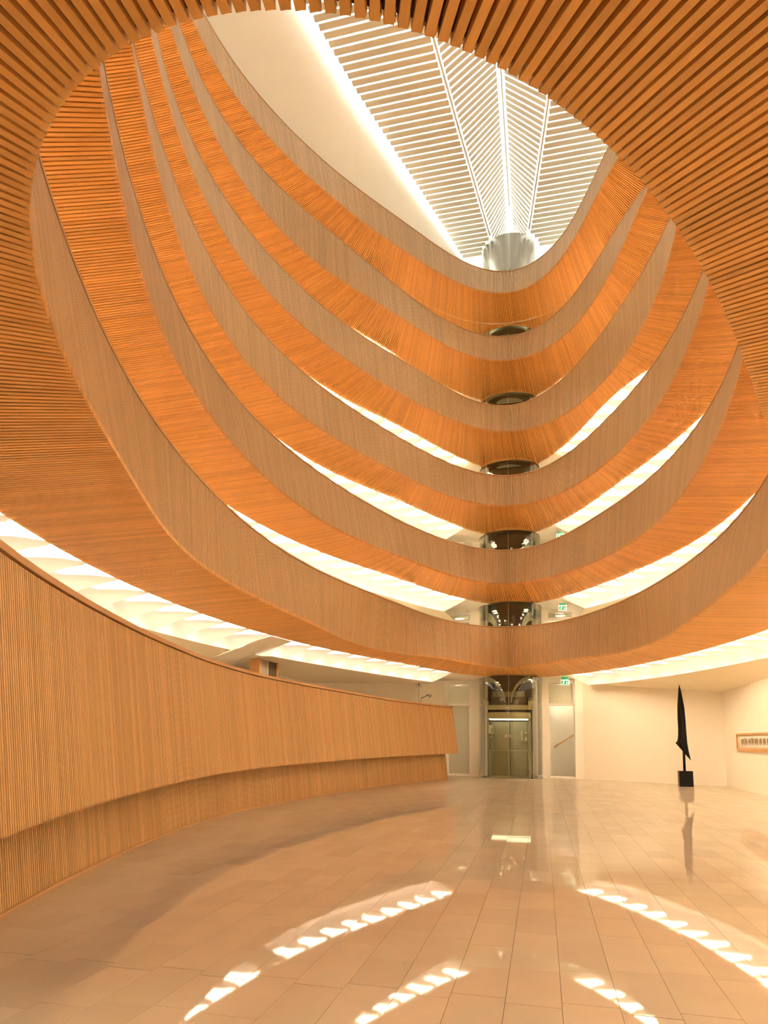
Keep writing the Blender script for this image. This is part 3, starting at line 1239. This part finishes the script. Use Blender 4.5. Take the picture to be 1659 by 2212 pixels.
# ------------------------------------------------------------------ pillar behind the counter
pc = empty('pillar', (-6.4, 19.2, 0))
tag(pc, 'short pillar with grey panel and brown glass above the counter', 'pillar')


def pbox(nm, a, b, d0, d1, z0, z1, mat):
    # local frame: a,b along the face (0..1.25 m), d depth behind the face
    ux, uy = .08, 1.0
    vx, vy = -1.0, .08
    o = np.array([-6.22, 18.62])
    v = []
    for z in (z0, z1):
        for (p, q) in ((a, d0), (b, d0), (b, d1), (a, d1)):
            v.append((o[0] + ux * p + vx * q, o[1] + uy * p + vy * q, z))
    mesh(nm, v, BOXF, mat, pc)


pbox('plinth', -.06, 1.30, -.05, .40, 0, 3.14, 'stonegrey')
pbox('jamb', 0, .13, 0, .3, 3.14, 3.60, 'wood_plain')
pbox('grey_panel', .13, .50, .02, .3, 3.14, 3.60, 'greypanel')
pbox('mullion', .50, .58, 0, .3, 3.14, 3.60, 'beam')
pbox('brown_pane', .58, 1.12, .04, .3, 3.14, 3.60, 'brown')
pbox('jamb', 1.12, 1.24, 0, .3, 3.14, 3.60, 'wood_plain')

# ------------------------------------------------------------------ glass lift
sh = empty('lift_shaft', (SX(0), LY, 0))
tag(sh, 'round glass lift shaft running up through all galleries under a steel drum', 'lift shaft')


def sk_arc(nm, r0, r1, z0, z1, a0, a1, mat, n=24, par=sh):
    o = arc_wall(nm, 0, 0, r0, r1, z0, z1, a0, a1, mat, None, n)
    for v in o.data.vertices:
        v.co.x += SX(v.co.z)
        v.co.y += LY
    o.parent = par
    o.matrix_parent_inverse = Matrix.Translation(par.location).inverted()
    return o


def sk_bar(nm, x, y, w, d, z0, z1, mat, par=sh):
    v, f = box_vf(x - w / 2, x + w / 2, y - d / 2, y + d / 2, z0, z1)
    v = [(a + SX(c), b, c) for a, b, c in v]
    return mesh(nm, v, f, mat, par)


ZH = 21.0
sk_arc('threshold', 1.0, 1.26, 0, .02, 190, 350, 'steel')
for a0 in (183, 270):
    sk_arc('glass_panel', 1.195, 1.21, .02, ZH, a0 + .4, a0 + 86.6, 'glass')
sk_arc('glass_joint', 1.19, 1.215, .02, ZH, 269.6, 270.2, 'steel', 1)
for x in (-.99, .99):
    sk_bar('guide_rail', x, LY - .35, .07, .16, 0, ZH, 'dark')
for x in (-.89, .89):
    sk_bar('guide_rail', x, LY - .12, .045, .12, 0, ZH, 'steel')
for x in (-.80, .80):
    sk_bar('guide_rail', x, LY + .1, .06, .16, 0, ZH, 'dark')
for x in (-1.09, 1.09):
    sk_bar('side_panel', x, LY + .15, .06, .9, 0, ZH, 'beam')
sk_bar('back_panel', 0, LY + .72, 1.9, .06, 0, ZH, 'brown')
for k in range(1, 7):
    zb = 4.012 + (k - 1) * FLH
    sk_bar('landing_header', 0, LY + .64, 1.25, .06, zb - .75, zb - .12, 'brown')
    sk_bar('landing_panel', 0, LY + .66, 1.1, .05, zb + .35, zb + 2.0, 'drum')
    sk_arc('floor_edge', .62, .95, zb - .0, zb + .32, 200, 340, 'steel')
# steel drum under the roof
sk_arc('steel_drum', 1.07, 1.10, 21.0, 22.70, 0, 360, 'drum', 64)
sk_arc('drum_floor', .01, 1.07, 21.05, 21.12, 0, 360, 'inkblack', 48)

def ring_band(nm, s, zc, rx, rz, inner, n, par, x0):
    """curved chain of short plates: quarter ellipse from the side rail over to the middle."""
    for i in range(n):
        v = []
        for q in (i / n, (i + .94) / n):
            a = math.pi / 2 * (1 - q)
            for f_ in (1.0, inner + .16 * q):
                x = x0 + s * (.88 - rx * f_ * math.cos(a))
                z = zc + rz * f_ * math.sin(a)
                v.append((x, LY - .60, z))
        v = [v[0], v[1], v[3], v[2]]
        v += [(x, y + .05, z) for x, y, z in v]
        mesh(nm, v, BOXF, 'chain', par)


car = empty('lift_car', (SX(0), LY, .02))
tag(car, 'glazed lift car standing at the ground floor inside the round shaft', 'lift car')


def cbox(nm, x0, x1, y0, y1, z0, z1, mat):
    return box(nm, x0 - .1, x1 - .1, LY + y0, LY + y1, z0, z1, mat, car)


cbox('platform', -.80, .80, -.85, .60, .02, .06, 'steel')
cbox('rear_door', -.78, -.01, .50, .54, .06, 2.22, 'olive')
cbox('rear_door', .01, .78, .50, .54, .06, 2.22, 'olive')
cbox('side_wall', -.84, -.79, -.35, .55, .06, 2.24, 'olive')
cbox('side_wall', .79, .84, -.35, .55, .06, 2.24, 'olive')
cbox('car_ceiling', -.82, .82, -.80, .56, 2.30, 2.34, 'steel')
cbox('ceiling_lamp', -.74, .74, -.74, .30, 2.27, 2.30, 'carlight')
arc_wall('header', -.1, LY, .93, .96, 2.30, 2.55, 208, 332, 'beam', car, 20)
arc_wall('front_glass', -.1, LY, .95, .962, .06, 2.28, 211, 329, 'clear', car, 20)
arc_wall('handrail', -.1, LY, .88, .91, 1.06, 1.10, 212, 328, 'steel', car, 24)
for x in (-.74, .74):
    cbox('rail_post', x - .015, x + .015, -.50, -.47, .06, 1.08, 'steel')
cbox('cross_beam', -.90, .90, -.60, -.44, 2.66, 2.84, 'beam')
for x in (-.86, .86):
    cbox('sheave_block', x - .10, x + .10, -.62, -.42, 2.84, 3.0, 'beam')
    tube('sheave', [(x - .1, LY - .60, 3.06), (x - .1, LY - .50, 3.06)], .085, 'stonegrey', car, 20)
cbox('motor_box', -.70, .70, -.25, .30, 2.84, 3.18, 'brown')
cbox('top_cover', -.62, .62, -.20, .25, 3.18, 3.40, 'olive')
for s in (-1, 1):
    # light segmented cable chain falling in a curve towards the middle
    ring_band('chain_and_reflection', s, 2.92, .78, 1.05, .80, 9, car, -.1)
# notices on the front glass
FY = -.93


def notice(nm, x0, x1, z0, z1, mat, dy=0.0):
    xm = (x0 + x1) / 2
    yy = -math.sqrt(max(.97 ** 2 - (xm) ** 2, .01))
    return cbox(nm, x0, x1, yy - .012 - dy, yy - .008 - dy, z0, z1, mat)


n0 = notice('notice', -.77, -.57, 1.72, 2.06, 'paper')
notice('notice_band', -.77, -.70, 1.90, 2.06, 'orange', .003)
for i, (x, z) in enumerate(((-.66, 1.90), (-.62, 1.87), (-.67, 1.84), (-.62, 1.81), (-.65, 1.78))):
    notice('notice_print', x - .022, x + .022, z - .012, z + .012, 'inkblack', .003)
notice('warning_label', -.13, .10, 1.58, 1.67, 'paper')
for x in (-.08, -.03, .02, .06):
    notice('warning_print', x - .02, x + .018, 1.605, 1.645, 'red', .003)
notice('floor_directory', .47, .54, 1.47, 1.83, 'paper')
for i in range(6):
    notice('directory_print', .495, .512, 1.50 + i * .05, 1.515 + i * .05, 'inkblack', .003)
notice('safety_notice', .60, .69, 1.45, 1.80, 'paper')
notice('safety_print', .615, .68, 1.66, 1.71, 'inkblack', .003)
notice('safety_print', .615, .67, 1.60, 1.63, 'red', .003)
notice('call_plate', -.71, -.66, 1.56, 1.62, 'steel')

# segmented plates modelling curved reflections in the shaft glass, upper storeys
for k in (1, 2, 3):
    for s in (-1, 1):
        zt = 4.012 + k * FLH - .30
        ring_band('chain_and_reflection', s, zt - 1.05, .46, 1.0, .62, 7, sh, SX(zt))

# ------------------------------------------------------------------ exit signs
for k, where in ((0, 'on the ground floor'), (1, 'on the first gallery level'), (2, 'on the second gallery level')):
    z = 3.60 + k * FLH + (.03 if k else 0)
    y = 29.6
    x0 = 1.90
    ex = empty('exit_sign', (x0 + .15, y, z))
    tag(ex, 'green emergency exit sign right of the lift %s' % where, 'sign', 'emergency exit signs')
    box('housing', x0, x0 + .31, y, y + .05, z, z + .22, 'white', ex)
    box('border', x0 + .005, x0 + .305, y - .006, y, z + .005, z + .215, 'signwhite', ex)
    box('panel', x0 + .025, x0 + .285, y - .010, y - .006, z + .025, z + .175, 'green', ex)
    box('bracket', x0 + .03, x0 + .28, y + .01, y + .03, z + .22, 4.0 + k * FLH - .01 if k == 0 else z + .30, 'green', ex)
    yy = y - .014
    fig = [(.055, .06), (.085, .085), (.075, .115), (.105, .155), (.13, .155), (.14, .12), (.12, .10), (.125, .05), (.105, .045), (.10, .075), (.075, .05)]
    v = [(x0 + a, yy, z + b) for a, b in fig] + [(x0 + a, yy + .004, z + b) for a, b in fig]
    n = len(fig)
    mesh('figure', v, [tuple(range(n))[::-1], tuple(range(n, 2 * n))] + [(i, (i + 1) % n, n + (i + 1) % n, n + i) for i in range(n)], 'signwhite', ex)
    arr = [(.20, .10), (.225, .135), (.25, .10), (.25, .075), (.235, .055), (.215, .055), (.20, .075)]
    v = [(x0 + a, yy, z + b) for a, b in arr] + [(x0 + a, yy + .004, z + b) for a, b in arr]
    n = len(arr)
    mesh('arrow', v, [tuple(range(n))[::-1], tuple(range(n, 2 * n))] + [(i, (i + 1) % n, n + (i + 1) % n, n + i) for i in range(n)], 'signwhite', ex)

# ------------------------------------------------------------------ sculpture
sc_ = empty('sculpture', (5.77, 27.2, 0))
tag(sc_, 'tall glossy black blade-shaped sculpture on a black block', 'sculpture')
SY = 27.2
ZK = .955
right = [(5.714, 3.563), (5.757, 3.39), (5.806, 3.026), (5.842, 2.737), (5.860, 2.305), (5.866, 1.857), (5.880, 1.465), (5.908, 1.199), (5.962, .872)]
left = [(5.714, 3.563), (5.684, 3.39), (5.649, 3.063), (5.620, 2.737), (5.609, 2.394), (5.609, 1.944), (5.591, 1.676), (5.560, 1.541), (5.504, 1.481)]
low = [(5.504, 1.481), (5.70, 1.22), (5.803, 1.073), (5.962, .872)]
zs_ = np.concatenate([np.linspace(3.563, 1.481, 30), np.linspace(1.46, .872, 12)])
rz, rx = zip(*[(b, a) for a, b in right[::-1]])
lz, lx = zip(*[(b, a) for a, b in left[::-1]])
wz, wx = zip(*[(b, a) for a, b in low[::-1]])
v, f = [], []
NSC = 14
for z in zs_:
    xr = np.interp(z, rz, rx)
    xl = np.interp(z, lz, lx) if z >= 1.481 else np.interp(z, wz, wx)
    c, hw = (xl + xr) / 2, max((xr - xl) / 2, .001)
    tw = .5 * math.sin((3.56 - z) * 1.1)
    for j in range(NSC):
        a = 2 * math.pi * j / NSC
        ca, sa = math.cos(a), math.sin(a)
        dep = hw * .55 * abs(sa) ** .8 * (1 if sa > 0 else -1)
        crease = .035 * hw / .13 * math.exp(-((ca - tw) / .18) ** 2) * (1 if sa < 0 else 0)
        v.append((c + hw * ca, SY + dep + crease, .5 + (z - .5) * ZK))
for i in range(len(zs_) - 1):
    for j in range(NSC):
        f.append((i * NSC + j, i * NSC + (j + 1) % NSC, (i + 1) * NSC + (j + 1) % NSC, (i + 1) * NSC + j))
f += [tuple(range(NSC)), tuple(range((len(zs_) - 1) * NSC, len(zs_) * NSC))[::-1]]
mesh('blade', v, f, 'black', sc_, True)
tube('stem', [(5.745, SY, .48), (5.76, SY, 1.5)], .042, 'black', sc_, 14)
box('block', 5.55, 5.975, SY - .16, SY + .16, 0, .51, 'blackmatt', sc_)

# ------------------------------------------------------------------ framed picture on the right wall
pf = empty('framed_picture', (7.13, 24.0, 1.47))
tag(pf, 'long wood-framed picture of grey brown running figures on the right wall', 'picture')
PX = 7.15
ya, yb, za, zb_ = 21.6, 26.0, 1.20, 1.75
fw_ = .05
box('frame_bar', PX - .05, PX, ya, yb, za, za + fw_ + .04, 'wood_plain', pf)
box('frame_bar', PX - .05, PX, ya, yb, zb_ - fw_, zb_, 'wood_plain', pf)
box('frame_bar', PX - .05, PX, ya, ya + fw_, za + fw_, zb_ - fw_, 'wood_plain', pf)
box('frame_bar', PX - .05, PX, yb - fw_, yb, za + fw_, zb_ - fw_, 'wood_plain', pf)
box('mat_board', PX - .022, PX - .002, ya + fw_, yb - fw_, za + fw_, zb_ - fw_, 'mat', pf)
box('print', PX - .026, PX - .022, ya + .35, yb - .35, za + .14, zb_ - .10, 'paper', pf)
rr = random.Random(5)
y = yb - .50
while y > ya + .55:
    wd = rr.uniform(.25, .42)
    h0 = za + .16
    pts = []
    n = 7
    for i in range(n + 1):
        pts.append((y - wd * i / n, zb_ - .13 - rr.uniform(0, .06)))
    bot = []
    for i in range(n + 1):
        bot.append((y - wd * (n - i) / n, h0 + (.13 if i % 2 else rr.uniform(0, .02))))
    P_ = pts + bot
    v = [(PX - .030, a, b) for a, b in P_] + [(PX - .026, a, b) for a, b in P_]
    m = len(P_)
    top = list(range(n + 1))
    f = []
    for i in range(n):
        f.append((i, i + 1, m - 2 - i, m - 1 - i))
    mesh('figure', v[:m], f, 'ink', pf)
    y -= wd + rr.uniform(.02, .10)
